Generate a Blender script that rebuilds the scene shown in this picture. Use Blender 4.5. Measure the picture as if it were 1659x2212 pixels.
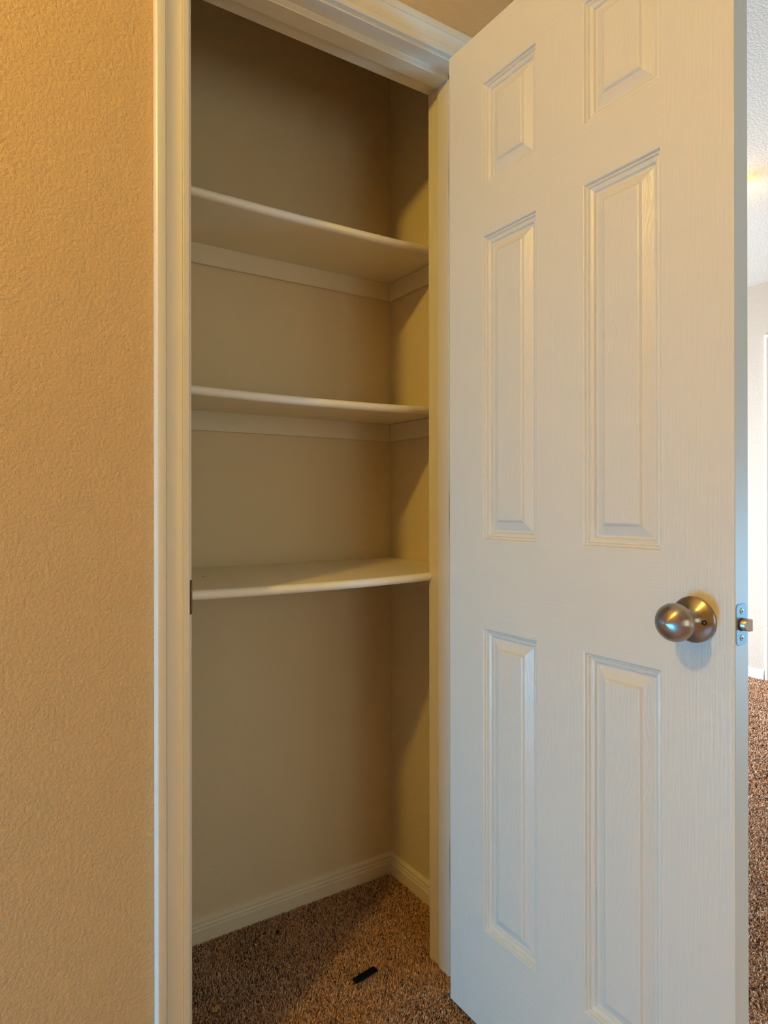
import bpy, bmesh, math, random
import numpy as np
from mathutils import Matrix, Vector

for o in list(bpy.data.objects):
    bpy.data.objects.remove(o, do_unlink=True)
SC = bpy.context.scene
COL = SC.collection
random.seed(4)

# ------------------------------------------------------------------ camera
F_PX, PX, PY = 1404.95, 790.53, 1087.15
YAW, PITCH, ROLL = (math.radians(a) for a in (32.3034, 0.0367, -0.0826))
fw = Vector((math.sin(YAW)*math.cos(PITCH), math.cos(YAW)*math.cos(PITCH), math.sin(PITCH)))
rt = Vector((math.cos(YAW), -math.sin(YAW), 0))
up = rt.cross(fw)
r2 = rt*math.cos(ROLL) + up*math.sin(ROLL)
u2 = up*math.cos(ROLL) - rt*math.sin(ROLL)
cam_d = bpy.data.cameras.new('camera')
cam = bpy.data.objects.new('camera', cam_d)
COL.objects.link(cam)
M = Matrix.Identity(4)
for i in range(3):
    M[i][0], M[i][1], M[i][2] = r2[i], u2[i], -fw[i]
M.translation = Vector((-0.3511, -1.1271, 1.0861))
cam.matrix_world = M
cam_d.sensor_fit = 'HORIZONTAL'
cam_d.sensor_width = 36.0
cam_d.lens = F_PX*36.0/1659.0
cam_d.shift_x = (829.5 - PX)/1659.0
cam_d.shift_y = -(1106.0 - PY)/1659.0
cam_d.clip_start = 0.02
SC.camera = cam

# ------------------------------------------------------------------ world, exposure, daylight
w = bpy.data.worlds.new('world'); SC.world = w
w.use_nodes = True
w.node_tree.nodes['Background'].inputs[0].default_value = (0.55, 0.72, 1.0, 1)
w.node_tree.nodes['Background'].inputs[1].default_value = 0.05
vs = SC.view_settings
vs.view_transform = 'Standard'; vs.look = 'None'; vs.gamma = 1.0
vs.use_curve_mapping = False
vs.exposure = 0.08

def area(name, loc, target, sx, sy, power, color):
    d = bpy.data.lights.new(name, 'AREA'); d.shape = 'RECTANGLE'
    d.size, d.size_y = sx, sy; d.energy = power; d.color = color
    o = bpy.data.objects.new(name, d); COL.objects.link(o)
    o.location = loc
    o.rotation_euler = (Vector(target) - Vector(loc)).to_track_quat('-Z', 'Y').to_euler()
    return o
# daylight standing in the three window openings of the shell (see windows below)
L_LOW = (0.12, 1.08, 2.15)      # low hall window beside the stairs, left of the camera
L_REAR = (0.30, 0.35, 0.31)     # hall window behind the camera
L_BED = (0.72, 0.84, 1.04)      # bedroom end window
L_BED2 = (0.13, 0.40, 0.66)     # bedroom side window
L_LAMP = (1.25, 0.80, 0.115)     # hall ceiling lamp
L_LAMP2 = (0.15, 0.08, 0.028)    # bedroom ceiling lamp
def power(c):
    p = max(max(c), 1e-6)
    return p, tuple(v/p for v in c)
p, c = power(L_LOW); area('daylight_hall_side', (-1.77, -0.16, 0.28), (0, -0.16, 0.28), 0.24, 0.44, 12*p, c)
p, c = power(L_REAR); area('daylight_hall_rear', (0.25, -3.27, 1.095), (0.25, 0, 1.095), 1.1, 1.3, 30*p, c)
p, c = power(L_BED); area('daylight_bedroom', (2.5, 2.47, 0.8), (2.5, 0, 0.8), 1.9, 1.4, 150*p, c)
p, c = power(L_BED2); area('daylight_bedroom_side', (3.85, -2.25, 0.55), (0, -2.25, 0.55), 1.3, 0.9, 100*p, c)
LAMP_POS = (-1.15, -0.66, 2.33)
LAMP_STRENGTH, LAMP_COLOR = power(L_LAMP); LAMP_STRENGTH *= 400.0
LAMP2_STRENGTH, LAMP2_COLOR = power(L_LAMP2); LAMP2_STRENGTH *= 200.0

# ------------------------------------------------------------------ dimensions
H_CEIL = 2.45
WT = 0.116                       # wall thickness
JF, JS, JR = 0.622, 0.6095, 0.614   # right jamb: front face, stop face, rear face
HF, HS, HR = 2.075, 2.0615, 2.0695  # head: front, stop, rear
CL, CR, CB = -0.133, 0.746, 0.4696  # closet left, right, back
XE = 0.95                        # outside corner of the closet wall
XFAR = 3.88
FLOOR = -0.012                   # carpet backing; pile reaches about z = 0

# ------------------------------------------------------------------ materials
def nodes_of(name):
    m = bpy.data.materials.new(name); m.use_nodes = True
    nt = m.node_tree
    return m, nt, nt.nodes['Principled BSDF']

def N(nt, typ, **kw):
    n = nt.nodes.new(typ)
    for k, v in kw.items():
        if k in n.inputs: n.inputs[k].default_value = v
        else: setattr(n, k, v)
    return n

def plain(name, color, rough=0.5, metal=0.0, spec=0.5):
    m, nt, b = nodes_of(name)
    b.inputs['Base Color'].default_value = (*color, 1)
    b.inputs['Roughness'].default_value = rough
    b.inputs['Metallic'].default_value = metal
    b.inputs['Specular IOR Level'].default_value = spec
    return m

def textured_wall(name, color, scale=150, strength=0.5, dist=0.0022, rough=0.75, flat=True):
    m, nt, b = nodes_of(name)
    tc = N(nt, 'ShaderNodeTexCoord')
    big = N(nt, 'ShaderNodeTexNoise', Scale=2.3, Detail=2.0)
    nt.links.new(tc.outputs['Object'], big.inputs['Vector'])
    mix = N(nt, 'ShaderNodeMix', data_type='RGBA')
    mix.inputs[6].default_value = (*[c*0.965 for c in color], 1)
    mix.inputs[7].default_value = (*[min(1, c*1.03) for c in color], 1)
    nt.links.new(big.outputs['Fac'], mix.inputs[0])
    nt.links.new(mix.outputs[2], b.inputs['Base Color'])
    b.inputs['Roughness'].default_value = rough
    b.inputs['Specular IOR Level'].default_value = 0.3
    n1 = N(nt, 'ShaderNodeTexNoise', Scale=scale, Detail=4.0, Roughness=0.6, Distortion=0.1)
    nt.links.new(tc.outputs['Object'], n1.inputs['Vector'])
    n2 = N(nt, 'ShaderNodeTexNoise', Scale=scale*0.33, Detail=2.0)
    nt.links.new(tc.outputs['Object'], n2.inputs['Vector'])
    r1 = N(nt, 'ShaderNodeMapRange')
    r1.inputs[1].default_value = 0.30; r1.inputs[2].default_value = 0.66
    r1.interpolation_type = 'SMOOTHSTEP'
    nt.links.new(n1.outputs['Fac'], r1.inputs[0])
    ad = N(nt, 'ShaderNodeMath', operation='MULTIPLY_ADD')
    nt.links.new(n2.outputs['Fac'], ad.inputs[0]); ad.inputs[1].default_value = 0.8
    nt.links.new(r1.outputs[0], ad.inputs[2])
    bp = N(nt, 'ShaderNodeBump', Strength=strength, Distance=dist)
    nt.links.new(ad.outputs[0], bp.inputs['Height'])
    nt.links.new(bp.outputs[0], b.inputs['Normal'])
    return m

def painted(name, color, rough=0.38, strength=0.06):
    m, nt, b = nodes_of(name)
    b.inputs['Base Color'].default_value = (*color, 1)
    b.inputs['Roughness'].default_value = rough
    tc = N(nt, 'ShaderNodeTexCoord')
    n1 = N(nt, 'ShaderNodeTexNoise', Scale=90.0, Detail=2.0)
    nt.links.new(tc.outputs['Object'], n1.inputs['Vector'])
    bp = N(nt, 'ShaderNodeBump', Strength=strength, Distance=0.001)
    nt.links.new(n1.outputs['Fac'], bp.inputs['Height'])
    nt.links.new(bp.outputs[0], b.inputs['Normal'])
    return m

def grained(name, color, along, rough=0.36, strength=0.65, wav=0.0):
    """embossed wood grain of a moulded door skin; along = 'X' or 'Z' (door coordinates)"""
    m, nt, b = nodes_of(name)
    b.inputs['Base Color'].default_value = (*color, 1)
    b.inputs['Roughness'].default_value = rough
    tc = N(nt, 'ShaderNodeTexCoord')
    mp = N(nt, 'ShaderNodeMapping')
    s = (11.0, 260.0, 260.0) if along == 'X' else (260.0, 260.0, 11.0)
    if wav:
        s = (330.0, 330.0, 26.0)
    mp.inputs['Scale'].default_value = s
    src = tc.outputs['Object']
    if wav:
        nz = N(nt, 'ShaderNodeTexNoise', Scale=7.0, Detail=1.0)
        nt.links.new(src, nz.inputs['Vector'])
        va = N(nt, 'ShaderNodeVectorMath', operation='MULTIPLY_ADD')
        nt.links.new(nz.outputs['Color'], va.inputs[0])
        va.inputs[1].default_value = (wav, 0, 0)
        nt.links.new(src, va.inputs[2])
        src = va.outputs[0]
    nt.links.new(src, mp.inputs['Vector'])
    n1 = N(nt, 'ShaderNodeTexNoise', Scale=1.0, Detail=2.0, Roughness=0.5)
    nt.links.new(mp.outputs[0], n1.inputs['Vector'])
    bp = N(nt, 'ShaderNodeBump', Strength=strength, Distance=0.0008)
    nt.links.new(n1.outputs['Fac'], bp.inputs['Height'])
    nt.links.new(bp.outputs[0], b.inputs['Normal'])
    return m

def brushed(name, color, rough=0.3, aniso=0.75):
    m, nt, b = nodes_of(name)
    b.inputs['Base Color'].default_value = (*color, 1)
    b.inputs['Metallic'].default_value = 1.0
    b.inputs['Roughness'].default_value = rough
    b.inputs['Anisotropic'].default_value = aniso
    b.inputs['Anisotropic Rotation'].default_value = 0.25
    tg = N(nt, 'ShaderNodeTangent', direction_type='RADIAL', axis='Z')
    nt.links.new(tg.outputs[0], b.inputs['Tangent'])
    return m

def carpet_mat(name, use_attr):
    m, nt, b = nodes_of(name)
    b.inputs['Roughness'].default_value = 1.0
    b.inputs['Specular IOR Level'].default_value = 0.05
    b.inputs['Sheen Weight'].default_value = 0.5
    b.inputs['Sheen Roughness'].default_value = 0.4
    tc = N(nt, 'ShaderNodeTexCoord')
    ramp = N(nt, 'ShaderNodeValToRGB')
    cr = ramp.color_ramp
    cr.elements[0].position = 0.0; cr.elements[0].color = (0.10, 0.038, 0.020, 1)
    cr.elements[1].position = 1.0; cr.elements[1].color = (0.90, 0.64, 0.45, 1)
    e = cr.elements.new(0.35); e.color = (0.62, 0.285, 0.12, 1)
    e = cr.elements.new(0.7); e.color = (0.80, 0.44, 0.225, 1)
    blot = N(nt, 'ShaderNodeTexNoise', Scale=9.0, Detail=3.0)
    nt.links.new(tc.outputs['Object'], blot.inputs['Vector'])
    if use_attr:
        at = N(nt, 'ShaderNodeAttribute', attribute_name='tuft')
        fac = at.outputs['Fac']
    else:
        nn = N(nt, 'ShaderNodeTexNoise', Scale=230.0, Detail=2.0)
        nt.links.new(tc.outputs['Object'], nn.inputs['Vector'])
        mr = N(nt, 'ShaderNodeMapRange')
        mr.inputs[1].default_value = 0.3; mr.inputs[2].default_value = 0.7
        nt.links.new(nn.outputs['Fac'], mr.inputs[0])
        fac = mr.outputs[0]
        bp = N(nt, 'ShaderNodeBump', Strength=1.0, Distance=0.006)
        nt.links.new(nn.outputs['Fac'], bp.inputs['Height'])
        nt.links.new(bp.outputs[0], b.inputs['Normal'])
    ma = N(nt, 'ShaderNodeMath', operation='MULTIPLY_ADD')
    nt.links.new(blot.outputs['Fac'], ma.inputs[0]); ma.inputs[1].default_value = 0.55
    mb = N(nt, 'ShaderNodeMath', operation='SUBTRACT')
    nt.links.new(fac, mb.inputs[0]); mb.inputs[1].default_value = 0.275
    nt.links.new(mb.outputs[0], ma.inputs[2])
    nt.links.new(ma.outputs[0], ramp.inputs['Fac'])
    nt.links.new(ramp.outputs['Color'], b.inputs['Base Color'])
    return m

def emitter(name, color, strength):
    m = bpy.data.materials.new(name); m.use_nodes = True
    nt = m.node_tree; nt.nodes.clear()
    e = N(nt, 'ShaderNodeEmission'); e.inputs[0].default_value = (*color, 1); e.inputs[1].default_value = strength
    o = N(nt, 'ShaderNodeOutputMaterial'); nt.links.new(e.outputs[0], o.inputs[0])
    return m

WHITE = (0.75, 0.715, 0.63)
MAT = dict(
    hall=textured_wall('tan_orange_peel_paint', (0.67, 0.46, 0.235), 165, 0.55, 0.0028),
    closet=textured_wall('cream_closet_paint', (0.77, 0.645, 0.435), 200, 0.45, 0.002),
    pale=textured_wall('pale_room_paint', (0.58, 0.515, 0.42), 150, 0.4),
    ceil=textured_wall('white_ceiling_texture', (0.60, 0.585, 0.52), 120, 0.6, 0.003),
    trim=painted('white_trim_paint', WHITE, 0.36),
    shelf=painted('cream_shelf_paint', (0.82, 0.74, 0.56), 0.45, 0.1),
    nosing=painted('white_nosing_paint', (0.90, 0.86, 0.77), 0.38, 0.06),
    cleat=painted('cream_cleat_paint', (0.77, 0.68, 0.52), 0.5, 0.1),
    door_v=grained('door_skin_vertical_grain', WHITE, 'Z'),
    door_h=grained('door_skin_horizontal_grain', WHITE, 'X'),
    door_p=grained('door_skin_panel_grain', WHITE, 'Z', 0.33, 0.75, 0.05),
    door_e=painted('door_edge_paint', (0.66, 0.66, 0.62), 0.45),
    nickel=brushed('brushed_nickel', (0.42, 0.385, 0.36), 0.29, 0.82),
    nickel_flat=plain('satin_nickel_plate', (0.30, 0.31, 0.32), 0.55, 1.0),
    bolt=plain('latch_bolt_metal', (0.60, 0.53, 0.47), 0.36, 1.0),
    dark_metal=plain('aged_bronze_plate', (0.20, 0.16, 0.125), 0.45, 1.0),
    black=plain('black_hole', (0.012, 0.010, 0.009), 0.6),
    carpet=carpet_mat('brown_carpet_pile', True),
    carpet_base=carpet_mat('brown_carpet_base', False),
    strip=plain('black_rubber', (0.004, 0.0045, 0.006), 0.8, 0.0, 0.1),
    leaf=plain('dry_leaf', (0.52, 0.27, 0.10), 0.7),
    lint=plain('dark_lint', (0.012, 0.011, 0.012), 0.9),
    bulb=emitter('warm_lamp_glow', LAMP_COLOR, LAMP_STRENGTH),
    bulb2=emitter('warm_lamp_glow_bedroom', LAMP2_COLOR, LAMP2_STRENGTH),
    glass=plain('pane', (0.9, 0.95, 1.0), 0.05),
)

# ------------------------------------------------------------------ helpers
def mesh_obj(name, verts, faces, mat, parent=None, smooth=False, mats=None, mat_idx=None):
    me = bpy.data.meshes.new(name)
    me.from_pydata([tuple(v) for v in verts], [], faces)
    for m in (mats or [mat]): me.materials.append(m)
    if mat_idx:
        for p, i in zip(me.polygons, mat_idx): p.material_index = i
    if smooth:
        for p in me.polygons: p.use_smooth = True
    me.update()
    o = bpy.data.objects.new(name, me); COL.objects.link(o)
    if parent: o.parent = parent
    return o

def boxes(name, bl, mat, parent=None, bevel=0.0):
    V, Fc = [], []
    for (x0, x1, y0, y1, z0, z1) in bl:
        b = len(V)
        V += [(x0,y0,z0),(x1,y0,z0),(x1,y1,z0),(x0,y1,z0),(x0,y0,z1),(x1,y0,z1),(x1,y1,z1),(x0,y1,z1)]
        Fc += [tuple(b+i for i in f) for f in ((0,3,2,1),(4,5,6,7),(0,1,5,4),(1,2,6,5),(2,3,7,6),(3,0,4,7))]
    o = mesh_obj(name, V, Fc, mat, parent)
    if bevel: add_bevel(o, bevel)
    return o

def add_bevel(o, wd, seg=2, ang=40):
    m = o.modifiers.new('bevel', 'BEVEL'); m.width = wd; m.segments = seg
    m.limit_method = 'ANGLE'; m.angle_limit = math.radians(ang)
    return o

def smooth_angle(o, ang=35):
    me = o.data
    for p in me.polygons: p.use_smooth = True
    bm = bmesh.new(); bm.from_mesh(me)
    for e in bm.edges:
        if len(e.link_faces) == 2 and e.calc_face_angle(0) > math.radians(ang): e.smooth = False
    bm.to_mesh(me); bm.free()
    return o

def fix_normals(o):
    bm = bmesh.new(); bm.from_mesh(o.data)
    bmesh.ops.recalc_face_normals(bm, faces=bm.faces)
    bm.to_mesh(o.data); bm.free()
    return o

def sweep(name, prof, A, B, mat, parent=None, caps=True):
    """prof: list of 3-D offset pairs given as functions -> ring at A(p), ring at B(p)"""
    n = len(prof)
    V = [A(*p) for p in prof] + [B(*p) for p in prof]
    Fc = [(i, (i+1) % n, n+(i+1) % n, n+i) for i in range(n)]
    if caps: Fc += [tuple(range(n)), tuple(range(2*n-1, n-1, -1))]
    return smooth_angle(fix_normals(mesh_obj(name, V, Fc, mat, parent)), 28)

def lathe(name, prof, mat, parent=None, seg=48, axis_loc=(0,0,0), rot=None, smooth=40):
    V, Fc = [], []
    for (r, z) in prof:
        for k in range(seg):
            a = 2*math.pi*k/seg
            V.append((r*math.cos(a), r*math.sin(a), z))
    for i in range(len(prof)-1):
        for k in range(seg):
            k2 = (k+1) % seg
            Fc.append((i*seg+k, i*seg+k2, (i+1)*seg+k2, (i+1)*seg+k))
    Fc.append(tuple(range(seg-1, -1, -1)))
    Fc.append(tuple((len(prof)-1)*seg+k for k in range(seg)))
    o = fix_normals(mesh_obj(name, V, Fc, mat, parent))
    bm = bmesh.new(); bm.from_mesh(o.data)
    bmesh.ops.remove_doubles(bm, verts=bm.verts, dist=1e-6)
    bm.to_mesh(o.data); bm.free()
    smooth_angle(o, smooth)
    o.location = axis_loc
    if rot: o.rotation_euler = rot
    return o

def empty(name, loc=(0,0,0), rz=0.0, parent=None):
    o = bpy.data.objects.new(name, None); COL.objects.link(o)
    o.location = loc; o.rotation_euler = (0, 0, rz); o.empty_display_size = 0.05
    if parent: o.parent = parent
    return o

def tag(o, label=None, cat=None, group=None, kind=None):
    if label: o['label'] = label
    if cat: o['category'] = cat
    if group: o['group'] = group
    if kind: o['kind'] = kind
    return o

def struct(o, label, cat):
    return tag(o, label, cat, kind='structure')

# ------------------------------------------------------------------ room shell
X0, Y0, Y1 = -1.8, -3.3, 2.5
fl = boxes('floor', [(X0-0.1, XFAR+0.1, Y0-0.1, Y1+0.1, -0.12, FLOOR)], MAT['carpet_base'])
struct(fl, 'brown carpeted floor of the closet and rooms', 'floor')
ce = boxes('ceiling', [(X0-0.1, XFAR+0.1, Y0-0.1, Y1+0.1, H_CEIL, H_CEIL+0.1)], MAT['ceil'])
struct(ce, 'white textured ceiling over the hall and bedroom', 'ceiling')
wf = boxes('wall_front', [(X0, -0.018, 0, WT, FLOOR, H_CEIL), (JF+0.018, XE, 0, WT, FLOOR, H_CEIL),
                          (-0.018, JF+0.018, 0, WT, HF+0.018, H_CEIL)], MAT['hall'])
struct(wf, 'tan textured wall around the closet opening', 'wall')
struct(boxes('wall_closet_left', [(CL-0.1, CL, WT, CB+0.1, FLOOR, H_CEIL)], MAT['closet']),
       'cream left side wall inside the closet', 'wall')
struct(boxes('wall_closet_right', [(CR, CR+0.1, WT, CB, FLOOR, H_CEIL)], MAT['closet']),
       'cream right side wall inside the closet', 'wall')
struct(boxes('wall_closet_back', [(CL, CR+0.1, CB, CB+0.1, FLOOR, H_CEIL)], MAT['closet']),
       'cream back wall of the closet behind the shelves', 'wall')
# closet side of the front wall, painted like the closet
struct(boxes('wall_closet_front', [(CL, -0.0185, WT, WT+0.002, FLOOR, H_CEIL), (JF+0.0185, CR, WT, WT+0.002, FLOOR, H_CEIL),
                             (-0.0185, JF+0.0185, WT, WT+0.002, HF+0.0185, H_CEIL)], MAT['closet']),
       'cream inner face of the closet front wall', 'wall')
struct(boxes('wall_bedroom_left', [(CR+0.1, XE, WT, Y1, FLOOR, H_CEIL)], MAT['pale']),
       'pale wall on the bedroom side of the closet', 'wall')
struct(boxes('wall_light_block', [(XE, XE+0.1, Y0, -1.2, FLOOR, H_CEIL), (XE, XE+0.1, -1.2, 0.0, 2.19, H_CEIL)], MAT['hall']),  # unseen partition and header, added to keep bedroom daylight and bounce off the hall
       'added tan wall and header blocking bedroom light from the hall', 'wall')
# far bedroom wall with a door recess
D2Y0, D2Y1, D2H = 0.250, 0.890, 2.065
struct(boxes('wall_far', [(XFAR, XFAR+0.1, -1.6, D2Y0, FLOOR, H_CEIL), (XFAR, XFAR+0.1, D2Y1, Y1, FLOOR, H_CEIL),
                          (XFAR, XFAR+0.1, D2Y0, D2Y1, D2H, H_CEIL), (XFAR+0.08, XFAR+0.1, D2Y0, D2Y1, FLOOR, D2H)], MAT['pale']),
       'bright pale bedroom wall seen past the open door', 'wall')

def wall_with_window(name, label, axis, pos, thick, a0, a1, w0, w1, z0, z1, mat, idx):
    """axis 'x': wall plane x=pos running along y; axis 'y': plane y=pos running along x; thick signed outward"""
    lo, hi = sorted((pos, pos+thick))
    def bx(p0, p1, q0, q1):
        return (lo, hi, p0, p1, q0, q1) if axis == 'x' else (p0, p1, lo, hi, q0, q1)
    o = boxes(name, [bx(a0, w0, FLOOR, H_CEIL), bx(w1, a1, FLOOR, H_CEIL), bx(w0, w1, FLOOR, z0), bx(w0, w1, z1, H_CEIL)], mat)
    struct(o, label, 'wall')
    win = empty('window_%d' % idx)
    struct(win, 'white framed window letting daylight in, number %s wall' % {'x': 'side', 'y': 'end'}[axis], 'window')
    out = pos + thick*0.75
    l2, h2 = sorted((out-0.02, out+0.02))
    def fx(p0, p1, q0, q1):
        return (l2, h2, p0, p1, q0, q1) if axis == 'x' else (p0, p1, l2, h2, q0, q1)
    t = 0.045
    boxes('window_frame', [fx(w0, w0+t, z0, z1), fx(w1-t, w1, z0, z1), fx(w0+t, w1-t, z0, z0+t), fx(w0+t, w1-t, z1-t, z1)], MAT['trim'], win)
    mid = (w0+w1)/2
    boxes('window_mullion', [fx(mid-0.02, mid+0.02, z0+t, z1-t)], MAT['trim'], win)
    return win
wall_with_window('wall_left', 'tan hall wall with a window left of the camera', 'x', X0, -0.1, Y0, 0.0, -0.29, -0.03, 0.05, 0.51, MAT['hall'], 1)['label'] = 'low hall window on the wall left of the closet'
wall_with_window('wall_rear', 'tan hall wall with a window behind the camera', 'y', Y0, -0.1, X0, XFAR, -0.30, 0.80, 0.42, 1.77, MAT['hall'], 2)['label'] = 'hall window on the wall behind the camera'
wall_with_window('wall_bedroom_end', 'pale bedroom end wall with a wide window', 'y', Y1, 0.1, XE, XFAR, 1.55, 3.45, 0.1, 1.5, MAT['pale'], 3)['label'] = 'wide bedroom window lighting the pale far wall'

wall_with_window('wall_bedroom_side', 'pale bedroom wall with a window hidden behind the open door', 'x', XFAR, 0.1, Y0, -1.6, -2.9, -1.6001, 0.1, 1.0, MAT['pale'], 4)['label'] = 'bedroom side window hidden behind the open door'

# ------------------------------------------------------------------ baseboards
BB = [(0, FLOOR), (0.0125, FLOOR), (0.0125, 0.0270), (0.0095, 0.0300), (0.0095, 0.0320), (0.0110, 0.0345),
      (0.0075, 0.0400), (0.0090, 0.0430), (0.0085, 0.0465), (0.0045, 0.0510), (0.0, 0.0530)]
def baseboard(name, label, p0, p1, nrm, trim0=0.0, trim1=0.0, mat=None):
    p0, p1, nrm = Vector((*p0, 0)), Vector((*p1, 0)), Vector((*nrm, 0))
    d = (p1-p0).normalized()
    o = sweep(name, BB, lambda t, z: p0 + nrm*t + d*(t*trim0) + Vector((0, 0, z)),
              lambda t, z: p1 + nrm*t - d*(t*trim1) + Vector((0, 0, z)), mat or MAT['trim'])
    return struct(o, label, 'baseboard')
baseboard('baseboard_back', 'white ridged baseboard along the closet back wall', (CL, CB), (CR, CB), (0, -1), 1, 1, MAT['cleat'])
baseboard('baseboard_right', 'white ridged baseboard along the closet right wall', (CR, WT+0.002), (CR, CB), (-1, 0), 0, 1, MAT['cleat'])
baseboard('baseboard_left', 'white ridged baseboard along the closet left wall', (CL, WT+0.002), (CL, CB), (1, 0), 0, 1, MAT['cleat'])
baseboard('baseboard_front', 'white baseboard along the tan hall wall left of the closet', (X0, 0), (-0.067, 0), (0, -1))
baseboard('baseboard_far', 'white baseboard at the foot of the far bedroom wall', (XFAR, 0.957), (XFAR, Y1), (-1, 0))
baseboard('baseboard_bedroom', 'white baseboard on the bedroom side of the closet', (XE, 0.0), (XE, Y1), (1, 0))

# ------------------------------------------------------------------ door frame (jambs, stops, strike plate)
fr = struct(empty('trim_1', (0, 0, 0)), 'white painted closet door jamb with stops', 'door frame')
def jamb_profile(f, s, r, back):
    # (protrusion coordinate, y)
    return [(back, 0.0), (f, 0.0), (f, 0.036), (s, 0.036), (s, 0.076), (r, 0.076), (r, WT), (back, WT)]
lp = jamb_profile(0.0, 0.0105, 0.007, -0.018)
rp = jamb_profile(JF, JS, JR, JF+0.018)
hp = jamb_profile(HF, HS, HR, HF+0.018)
def prism_z(name, prof, z0, z1, mat, parent):
    o = sweep(name, prof, lambda a, y: (a, y, z0), lambda a, y: (a, y, z1), mat, parent)
    add_bevel(o, 0.0012, 2, 50); return o
jl = prism_z('side_jamb', lp, FLOOR, HF, MAT['trim'], fr)
jr = prism_z('side_jamb', rp, FLOOR, HF, MAT['trim'], fr)
hj = sweep('head_jamb', hp, lambda z, y: (-0.018, y, z), lambda z, y: (JF+0.018, y, z), MAT['trim'], fr)
add_bevel(hj, 0.0012, 2, 50)
# strike plate with its curled lip on the latch jamb
sv, sf = [], []
lip = [(0.0006, 0.030), (0.0006, 0.004), (0.0003, -0.002), (-0.0012, -0.006), (-0.0038, -0.0085)]
zs = [(0.893, 0.55), (0.896, 0.8), (0.905, 0.97), (0.923, 1.03), (0.941, 0.97), (0.950, 0.8), (0.953, 0.55)]
for (z, k) in zs:
    for j, (x, y) in enumerate(lip):
        if j >= 2: sv.append((x + 0.0, 0.004 + (y-0.004)*k, z))
        else: sv.append((x, y, z))
n = len(lip)
for i in range(len(zs)-1):
    for j in range(n-1):
        sf.append((i*n+j, i*n+j+1, (i+1)*n+j+1, (i+1)*n+j))
sp = mesh_obj('strike_plate', sv, sf, MAT['dark_metal'], fr, True)
sm = sp.modifiers.new('solid', 'SOLIDIFY'); sm.thickness = 0.0014; sm.offset = 1
tag(sp, 'dark metal strike plate on the left jamb')

# casing (mitred, profiled)
CP = [(0, 0), (0, 0.0085), (0.0015, 0.0100), (0.0110, 0.0108), (0.0122, 0.0095), (0.0134, 0.0106), (0.0165, 0.0092), (0.0230, 0.0084),
      (0.0300, 0.0092), (0.0375, 0.0118), (0.0400, 0.0132), (0.0412, 0.0118), (0.0424, 0.0140), (0.0520, 0.0156), (0.0560, 0.0152), (0.0582, 0.0135), (0.0590, 0.0105), (0.0590, 0)]
ca = struct(empty('trim_2', (0, 0, 0)), 'white profiled casing around the closet opening', 'casing')
RV = 0.006
xl, xr, zt = -RV, JF+RV, HF+RV
def casing(parent, yface, xl, xr, zt, sgn=-1):
    sweep('casing_leg', CP, lambda s, t: (xl-s, yface+sgn*t, FLOOR), lambda s, t: (xl-s, yface+sgn*t, zt+s), MAT['trim'], parent)
    sweep('casing_leg', CP, lambda s, t: (xr+s, yface+sgn*t, FLOOR), lambda s, t: (xr+s, yface+sgn*t, zt+s), MAT['trim'], parent)
    sweep('casing_head', CP, lambda s, t: (xl-s, yface+sgn*t, zt+s), lambda s, t: (xr+s, yface+sgn*t, zt+s), MAT['trim'], parent)
casing(ca, 0.0, xl, xr, zt)

# ------------------------------------------------------------------ six-panel door
DW, DH, DT = 0.610, 2.032, 0.035
UB = [0, 0.1055, 0.2505, 0.3555, 0.5005, DW]
VB = [0, 0.2050, 0.8180, 0.9960, 1.6110, 1.7130, 1.9205, DH]
RINGS = [(0, 0), (0.0020, 0.0006), (0.0042, 0.0048), (0.0066, 0.0046), (0.0088, 0.0080), (0.0108, 0.0076), (0.0150, 0.0094), (0.0176, 0.0130),
         (0.0205, 0.0132), (0.0365, 0.0062), (0.0395, 0.0030), (0.0420, 0.0018)]
def build_slab(parent):
    V, Fc, mi = [], [], []
    nu, nv = len(UB), len(VB)
    for side in (0.0, DT):
        for v in VB:
            for u in UB: V.append((u, side, v))
    def idx(s, i, j): return s*nu*nv + j*nu + i
    for s in (0, 1):
        for j in range(nv-1):
            for i in range(nu-1):
                if i in (1, 3) and j in (1, 3, 5): continue
                q = (idx(s,i,j), idx(s,i+1,j), idx(s,i+1,j+1), idx(s,i,j+1))
                Fc.append(q if s == 0 else q[::-1])
                mi.append(0 if (i in (0, 4) or (i == 2 and j in (1, 3, 5))) else 1)
    for j in range(nv-1):
        Fc.append((idx(0,0,j+1), idx(1,0,j+1), idx(1,0,j), idx(0,0,j))); mi.append(2)
        Fc.append((idx(0,nu-1,j), idx(1,nu-1,j), idx(1,nu-1,j+1), idx(0,nu-1,j+1))); mi.append(2)
    for i in range(nu-1):
        Fc.append((idx(0,i,0), idx(1,i,0), idx(1,i+1,0), idx(0,i+1,0))); mi.append(2)
        Fc.append((idx(0,i+1,nv-1), idx(1,i+1,nv-1), idx(1,i,nv-1), idx(0,i,nv-1))); mi.append(2)
    o = mesh_obj('door_slab', V, Fc, None, parent, mats=[MAT['door_v'], MAT['door_h'], MAT['door_e']], mat_idx=mi)
    add_bevel(o, 0.0016, 2, 60)
    return o
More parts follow.
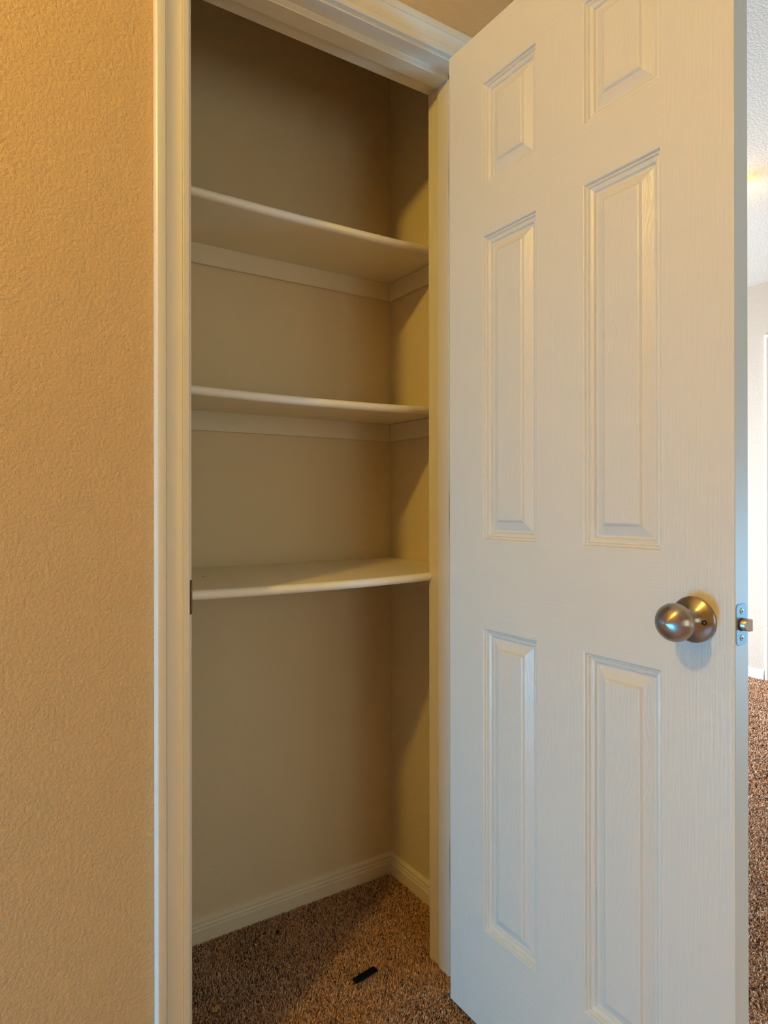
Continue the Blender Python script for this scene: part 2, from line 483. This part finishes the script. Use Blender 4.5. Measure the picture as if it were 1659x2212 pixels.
def build_panel(parent, u0, u1, v0, v1, side):
    V, Fc = [], []
    for (d, h) in RINGS:
        y = h if side == 0 else DT-h
        V += [(u0+d, y, v0+d), (u1-d, y, v0+d), (u1-d, y, v1-d), (u0+d, y, v1-d)]
    for k in range(len(RINGS)-1):
        for c in range(4):
            q = (4*k+c, 4*k+(c+1) % 4, 4*(k+1)+(c+1) % 4, 4*(k+1)+c)
            Fc.append(q if side == 0 else q[::-1])
    b = 4*(len(RINGS)-1)
    q = (b, b+1, b+2, b+3)
    Fc.append(q if side == 0 else q[::-1])
    return mesh_obj('panel', V, Fc, MAT['door_p'], parent)
def build_knob(parent, u, v, side):
    kn = empty('door_knob', (u, 0 if side == 0 else DT, v), 0, parent)
    rot = (math.pi/2, 0, 0) if side == 0 else (-math.pi/2, 0, 0)   # lathe axis out of the face
    lathe('rosette', [(0.0001, 0), (0.0325, 0), (0.0333, 0.0012), (0.0333, 0.0040), (0.0322, 0.0055), (0.0300, 0.0068), (0.0250, 0.0092), (0.0205, 0.0118),
                      (0.0170, 0.0148), (0.0145, 0.0185), (0.0130, 0.0230), (0.0122, 0.0290), (0.0122, 0.0330), (0.0001, 0.0330)], MAT['nickel'], kn, 64, rot=rot)
    prof = [(0.0001, 0.029), (0.0118, 0.0292), (0.0150, 0.0305)]
    R, cz = 0.0272, 0.0480
    for k in range(1, 22):
        a = math.radians(-58 + k*148/21.5)
        zz = math.sin(a)
        prof.append((R*math.cos(a)*(1.0 if zz < 0 else 1.0), cz + (R*0.80*zz if zz < 0 else R*0.80*zz)))
    prof.append((0.0001, cz+R*0.802))
    lathe('knob', prof, MAT['nickel'], kn, 64, rot=rot)
    s = -1 if side == 0 else 1
    a = 0.0
    px_, pz_ = 0.0215*math.cos(a), -0.0005
    hrot = (rot[0], 0, math.radians(30 if side == 0 else -30))
    nx, ny = math.sin(math.radians(30)), s*math.cos(math.radians(30))
    def spot(nm, prof, mat, off):
        lathe(nm, prof, mat, kn, 24, axis_loc=(px_+nx*off, s*0.0111+ny*off, pz_), rot=hrot)
    spot('release_hole_ring', [(0.0001, -0.002), (0.0042, -0.002), (0.0042, 0.0004), (0.0036, 0.0007), (0.0001, 0.0007)], MAT['dark_metal'], 0)
    spot('release_hole', [(0.0001, 0), (0.0034, 0), (0.0034, 0.0003), (0.0001, 0.0003)], MAT['black'], 0.0006)
    spot('release_pin', [(0.0001, 0), (0.0015, 0), (0.0012, 0.0005), (0.0001, 0.0006)], MAT['bolt'], 0.0008)
    return kn
def build_latch(parent, v):
    # faceplate on the latch edge: local +X face
    pl_w, pl_h, r = 0.0135, 0.0285, 0.0060
    cy, x = DT*0.46, DW
    pts = []
    for (sx, sz, a0) in ((1, 1, 0), (-1, 1, 90), (-1, -1, 180), (1, -1, 270)):
        for k in range(6):
            a = math.radians(a0 + 90*k/5)
            pts.append((cy + sx*(pl_w-r) + r*math.cos(a), v + sz*(pl_h-r) + r*math.sin(a)))
    n = len(pts)
    V = [(x-0.002, y, z) for (y, z) in pts] + [(x+0.0008, y, z) for (y, z) in pts]
    Fc = [(i, (i+1) % n, n+(i+1) % n, n+i) for i in range(n)] + [tuple(range(n, 2*n)), tuple(range(n-1, -1, -1))]
    pl = fix_normals(mesh_obj('latch_plate', V, Fc, MAT['nickel_flat'], parent))
    add_bevel(pl, 0.0004, 1)
    for dz in (-0.0185, 0.0185):
        s = lathe('screw', [(0.0001, 0), (0.0042, 0), (0.0040, 0.0006), (0.0026, 0.0011), (0.0001, 0.0013)], MAT['bolt'], pl, 24, axis_loc=(x+0.0008, cy, v+dz), rot=(0, math.pi/2, 0))
        t = 0.0006
        c = boxes('screw_slot', [(x+0.0017, x+0.0023, cy-0.0018, cy+0.0018, v+dz-t, v+dz+t), (x+0.0017, x+0.0023, cy-t, cy+t, v+dz-0.0018, v+dz+0.0018)], MAT['black'], pl)
    # dark bore around the bolt
    lathe('latch_bore', [(0.0001, 0), (0.0092, 0), (0.0092, 0.0005), (0.0001, 0.0005)], MAT['black'], pl, 32, axis_loc=(x+0.0008, cy, v), rot=(0, math.pi/2, 0))
    # spring bolt: half-round nose, bevelled towards the closing side
    V, Fc = [], []
    L = 0.0125
    sec = []
    for k in range(13):
        a = math.radians(-90 + 180*k/12)
        sec.append((-math.cos(a)*0.0072, math.sin(a)*0.0082))   # rounded towards the viewer's face side
    sec += [(0.0065, 0.0082), (0.0065, -0.0082)]
    n = len(sec)
    for (d, f) in ((0.0005, 0), (L-0.0015, 0), (L, 1)):
        for (yy, zz) in sec:
            V.append((x+d, cy + yy*(0.92 if f else 1), v + zz*(0.9 if f else 1)))
    # slant the far side of the nose
    for i in range(n, 3*n):
        vx, vy, vz = V[i]
        k = max(0.0, (cy-vy)/0.0072)
        V[i] = (vx - 0.0045*k, vy, vz)
    for rr in range(2):
        for i in range(n):
            Fc.append((rr*n+i, rr*n+(i+1) % n, (rr+1)*n+(i+1) % n, (rr+1)*n+i))
    Fc.append(tuple(range(2*n, 3*n)))
    bo = fix_normals(mesh_obj('latch_bolt', V, Fc, MAT['bolt'], parent))
    smooth_angle(bo, 35)
    return pl
def build_hinge(parent, zc):
    # barrel outside the far face, leaves to the door edge and to the jamb
    h = 0.0445
    hg = empty('hinge', (0, 0, zc), 0, parent)
    by, bx_ = DT+0.030, -0.006
    V = []
    boxes('door_leaf', [(-0.0022, 0.0, 0.004, by, -h, h)], MAT['dark_metal'], hg)
    lathe('hinge_barrel', [(0.0001, -h), (0.0055, -h), (0.0055, -h*0.62), (0.0051, -h*0.6), (0.0055, -h*0.58), (0.0055, -h*0.22), (0.0051, -h*0.2), (0.0055, -h*0.18),
                           (0.0055, h*0.2), (0.0051, h*0.22), (0.0055, h*0.24), (0.0055, h*0.6), (0.0051, h*0.62), (0.0055, h*0.64), (0.0055, h), (0.0040, h+0.004), (0.0001, h+0.005)],
          MAT['dark_metal'], hg, 20, axis_loc=(bx_, by, 0))
    boxes('jamb_leaf', [(-0.062, bx_, by-0.0002, by+0.0018, -h, h)], MAT['dark_metal'], hg)
    return hg
def build_door(name, loc, rz, both=True, knob_u=0.552, hardware=True):
    d = empty(name, loc, rz)
    build_slab(d)
    for i in (1, 3):
        for j in (1, 3, 5):
            build_panel(d, UB[i], UB[i+1], VB[j], VB[j+1], 0)
            build_panel(d, UB[i], UB[i+1], VB[j], VB[j+1], 1)
    build_knob(d, knob_u, 0.902, 0)
    build_knob(d, knob_u, 0.902, 1)
    if hardware:
        build_latch(d, 0.902)
        for zc in (0.24, 1.052, 1.815): build_hinge(d, zc)
    return d
PHI = math.radians(-0.2085)
d1 = build_door('door_1', (0.5538, -0.0341, 0.0165), PHI - math.pi/2)
struct(d1, 'open white six-panel closet door with brushed nickel knob', 'door')
d2 = build_door('door_2', (XFAR+0.02, D2Y1-0.015, 0.012), -math.pi/2, hardware=False)
struct(d2, 'closed white six-panel door in the far bedroom wall', 'door')
c2 = struct(empty('trim_3', (0, 0, 0)), 'white casing of the far bedroom door', 'casing')
for nm, A, B in (('casing_leg', lambda s, t: (XFAR-t, D2Y1+s, FLOOR), lambda s, t: (XFAR-t, D2Y1+s, D2H+s)),
                 ('casing_leg', lambda s, t: (XFAR-t, D2Y0-s, FLOOR), lambda s, t: (XFAR-t, D2Y0-s, D2H+s)),
                 ('casing_head', lambda s, t: (XFAR-t, D2Y1+s, D2H+s), lambda s, t: (XFAR-t, D2Y0-s, D2H+s))):
    sweep(nm, CP, A, B, MAT['trim'], c2)

# ------------------------------------------------------------------ closet shelves
def shelf(label, top_z, y_front, sag, thick=0.019):
    root = empty('closet_shelf', ((CL+CR)/2, CB, top_z-thick))
    tag(root, label, 'shelf', 'shelves fixed inside the closet')
    ox, oy, oz = root.location
    x0, x1 = CL+0.001, CR-0.001
    r = thick/2
    yj = y_front + r + 0.002                      # joint between board and nosing
    flat = [(CB-0.0005, 0), (CB-0.0005, -thick), (yj, -thick), (yj, 0)]
    nose = [(yj, 0.0), (yj, -thick)]
    for k in range(9):
        a = math.radians(-90 - 180*k/8)
        nose.append((y_front + r + r*math.cos(a), -r + r*math.sin(a)))
    NX = 28
    def run(name, prof, mat):
        V, Fc = [], []
        for i in range(NX+1):
            t = i/NX; x = x0+(x1-x0)*t
            s_ = sag*(1-(2*t-1)**4*0.35-(2*t-1)**2*0.65)
            for (y, z) in prof:
                fy = (CB-y)/(CB-y_front)
                V.append((x-ox, y-oy, top_z + z - s_*fy - oz))
        n = len(prof)
        for i in range(NX):
            for j in range(n):
                Fc.append((i*n+j, i*n+(j+1) % n, (i+1)*n+(j+1) % n, (i+1)*n+j))
        Fc += [tuple(range(n)), tuple(NX*n+k for k in range(n-1, -1, -1))]
        smooth_angle(fix_normals(mesh_obj(name, V, Fc, mat, root)), 32)
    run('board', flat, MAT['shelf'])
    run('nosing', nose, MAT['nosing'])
    zb = top_z-thick
    ch, ct = 0.050, 0.0115
    def cl(bx_):
        c = boxes('cleat', [(bx_[0]-ox, bx_[1]-ox, bx_[2]-oy, bx_[3]-oy, bx_[4]-oz, bx_[5]-oz)], MAT['cleat'], root)
        add_bevel(c, 0.0015, 2)
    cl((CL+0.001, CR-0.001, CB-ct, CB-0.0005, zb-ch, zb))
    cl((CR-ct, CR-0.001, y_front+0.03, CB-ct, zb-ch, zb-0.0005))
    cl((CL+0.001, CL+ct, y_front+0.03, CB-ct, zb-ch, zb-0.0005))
    return root
shelf('topmost white closet shelf, just below the shadow of the door head', 1.7535, 0.201, 0.007)
shelf('middle white closet shelf, seen almost edge-on at eye level', 1.3385, 0.188, 0.010)
shelf('lowest and deepest white closet shelf, seen from above over the empty floor', 0.9265, 0.104, 0.0105)

# ------------------------------------------------------------------ carpet pile (uncountable tufts)
rng = np.random.default_rng(7)
def tufts(x0, x1, y0, y1, sp, keep=None):
    nx, ny = int((x1-x0)/sp), int((y1-y0)/sp)
    gx, gy = np.meshgrid(np.arange(nx), np.arange(ny))
    X = x0 + (gx.ravel()+0.5*(gy.ravel() % 2)+rng.uniform(-.45, .45, nx*ny))*sp
    Y = y0 + (gy.ravel()+rng.uniform(-.45, .45, nx*ny))*sp
    if keep is not None:
        k = keep(X, Y); X, Y = X[k], Y[k]
    return X, Y, np.full(len(X), sp)
def keep_near(X, Y):
    inside = (Y > WT) & (X > CL+0.005) & (X < CR-0.005) & (Y < CB-0.008)
    gap = (Y <= WT) & (Y > 0) & (X > 0.002) & (X < JF-0.002)
    hall = (Y <= 0)
    return inside | gap | hall
def keep_wedge(X, Y):
    dx, dy = X+0.3511, Y+1.1271
    ang = np.degrees(np.arctan2(dx, dy))       # bearing from the viewing spot
    wall = (Y > -0.01) & (X < XE+0.015)
    return (ang > 54) & (ang < 72) & (~wall) & (X < XFAR-0.015)
parts = [tufts(CL, CR, -0.33, CB, 0.0033, keep_near),
         tufts(0.75, 2.1, -0.75, 1.3, 0.0048, keep_wedge),
         tufts(2.1, XFAR, -0.5, 2.2, 0.0080, keep_wedge)]
TX = np.concatenate([p[0] for p in parts]); TY = np.concatenate([p[1] for p in parts]); TS = np.concatenate([p[2] for p in parts])
n = len(TX)
hgt = rng.uniform(0.0088, 0.0120, n)
rad = TS*rng.uniform(0.36, 0.52, n)
lean_a = rng.uniform(0, 2*np.pi, n); lean = rng.uniform(0.2, 1.0, n)*hgt*0.8
ph0 = rng.uniform(0, 2*np.pi, n)
verts = np.zeros((n, 7, 3))
for k in range(3):
    a = ph0 + k*2*np.pi/3
    verts[:, k, 0] = TX + rad*np.cos(a); verts[:, k, 1] = TY + rad*np.sin(a); verts[:, k, 2] = FLOOR-0.001
    a2 = a + 0.7
    verts[:, 3+k, 0] = TX + 0.42*lean*np.cos(lean_a) + 0.85*rad*np.cos(a2)
    verts[:, 3+k, 1] = TY + 0.42*lean*np.sin(lean_a) + 0.85*rad*np.sin(a2)
    verts[:, 3+k, 2] = FLOOR + hgt*rng.uniform(0.6, 0.85, n)
verts[:, 6, 0] = TX + lean*np.cos(lean_a); verts[:, 6, 1] = TY + lean*np.sin(lean_a); verts[:, 6, 2] = FLOOR + hgt
base = (np.arange(n)*7)[:, None]
tri = []
for k in range(3):
    k2 = (k+1) % 3
    tri += [[k, k2, 3+k2], [k, 3+k2, 3+k], [3+k, 3+k2, 6]]
tri = np.array(tri)                                  # 9 x 3
faces = (base[:, :, None] + tri[None, :, :]).reshape(-1)
me = bpy.data.meshes.new('carpet_pile')
me.vertices.add(n*7); me.vertices.foreach_set('co', verts.reshape(-1))
nf = n*9
me.loops.add(nf*3); me.loops.foreach_set('vertex_index', faces.astype(np.int32))
me.polygons.add(nf); me.polygons.foreach_set('loop_start', (np.arange(nf)*3).astype(np.int32))
me.polygons.foreach_set('loop_total', np.full(nf, 3, dtype=np.int32))
me.update(calc_edges=True)
at = me.attributes.new('tuft', 'FLOAT', 'POINT')
at.data.foreach_set('value', np.repeat(np.clip(rng.normal(0.47, 0.33, n), 0, 1), 7).astype(np.float32))
me.materials.append(MAT['carpet'])
cp = bpy.data.objects.new('carpet_pile', me); COL.objects.link(cp); cp.parent = fl
tag(cp, kind='stuff')

# ------------------------------------------------------------------ bits lying on the carpet and shelf
def flake(name, label, cat, pts, z, thick, mat, bend=0.0):
    cx = sum(p[0] for p in pts)/len(pts); cy = sum(p[1] for p in pts)/len(pts)
    n = len(pts)
    V = [(x-cx, y-cy, bend*((x-cx)**2+(y-cy)**2)) for x, y in pts] + [(x-cx, y-cy, thick+bend*((x-cx)**2+(y-cy)**2)) for x, y in pts]
    Fc = [(i, (i+1) % n, n+(i+1) % n, n+i) for i in range(n)] + [tuple(range(n, 2*n)), tuple(range(n-1, -1, -1))]
    o = fix_normals(mesh_obj(name, V, Fc, mat))
    o.location = (cx, cy, z)
    add_bevel(o, thick*0.25, 1)
    return tag(o, label, cat)
def rect(c, L, Wd, ang):
    ca_, sa_ = math.cos(ang), math.sin(ang)
    return [(c[0]+a*L/2*ca_-b*Wd/2*sa_, c[1]+a*L/2*sa_+b*Wd/2*ca_) for a, b in ((-1,-1),(1,-1),(1,1),(-1,1))]
flake('black_strip', 'short flat black strip lying on the closet carpet', 'strip', rect((0.447, 0.141), 0.064, 0.0165, math.radians(8)), -0.001, 0.005, MAT['strip'])
flake('lint_scrap', 'tiny dark scrap on the carpet near the back baseboard', 'scrap', [(0.333,0.380),(0.341,0.383),(0.347,0.391),(0.344,0.396),(0.336,0.390)], -0.001, 0.003, MAT['lint'])
flake('dry_fragment', 'small orange brown dry fragment on the carpet near the left jamb', 'scrap', [(0.112,0.221),(0.121,0.219),(0.129,0.227),(0.130,0.238),(0.120,0.233),(0.116,0.236)], 0.0, 0.002, MAT['leaf'], 12.0)
flake('shelf_crumb', 'tiny dark crumb on the lowest closet shelf', 'crumb', [(0.118,0.302),(0.122,0.301),(0.124,0.304),(0.121,0.307),(0.118,0.305)], 0.9215, 0.0015, MAT['lint'])

# ------------------------------------------------------------------ ceiling lamps (out of frame, real fixtures)
def lamp(label, pos, r, glow):
    root = empty('ceiling_lamp', (pos[0], pos[1], H_CEIL))
    tag(root, label, 'lamp')
    drop = H_CEIL-pos[2]
    lathe('lamp_base', [(0.0001, -0.022), (0.055, -0.022), (0.065, -0.012), (0.065, 0.0), (0.0001, 0.0)], MAT['nickel_flat'], root, 40)
    lathe('lamp_neck', [(0.0001, -drop+r*0.8), (0.022, -drop+r*0.8), (0.022, -0.022), (0.0001, -0.022)], MAT['trim'], root, 24)
    prof = [(max(0.0001, r*math.sin(math.radians(a))), -drop-r*math.cos(math.radians(a))) for a in range(0, 181, 12)]
    lathe('lamp_globe', prof, glow, root, 28, smooth=60)
    return root
lamp('small warm globe lamp on the hall ceiling left of the closet', LAMP_POS, 0.05, MAT['bulb'])
lamp('small warm globe lamp on the bedroom ceiling behind the open door', (2.46, 0.42, 2.36), 0.05, MAT['bulb2'])
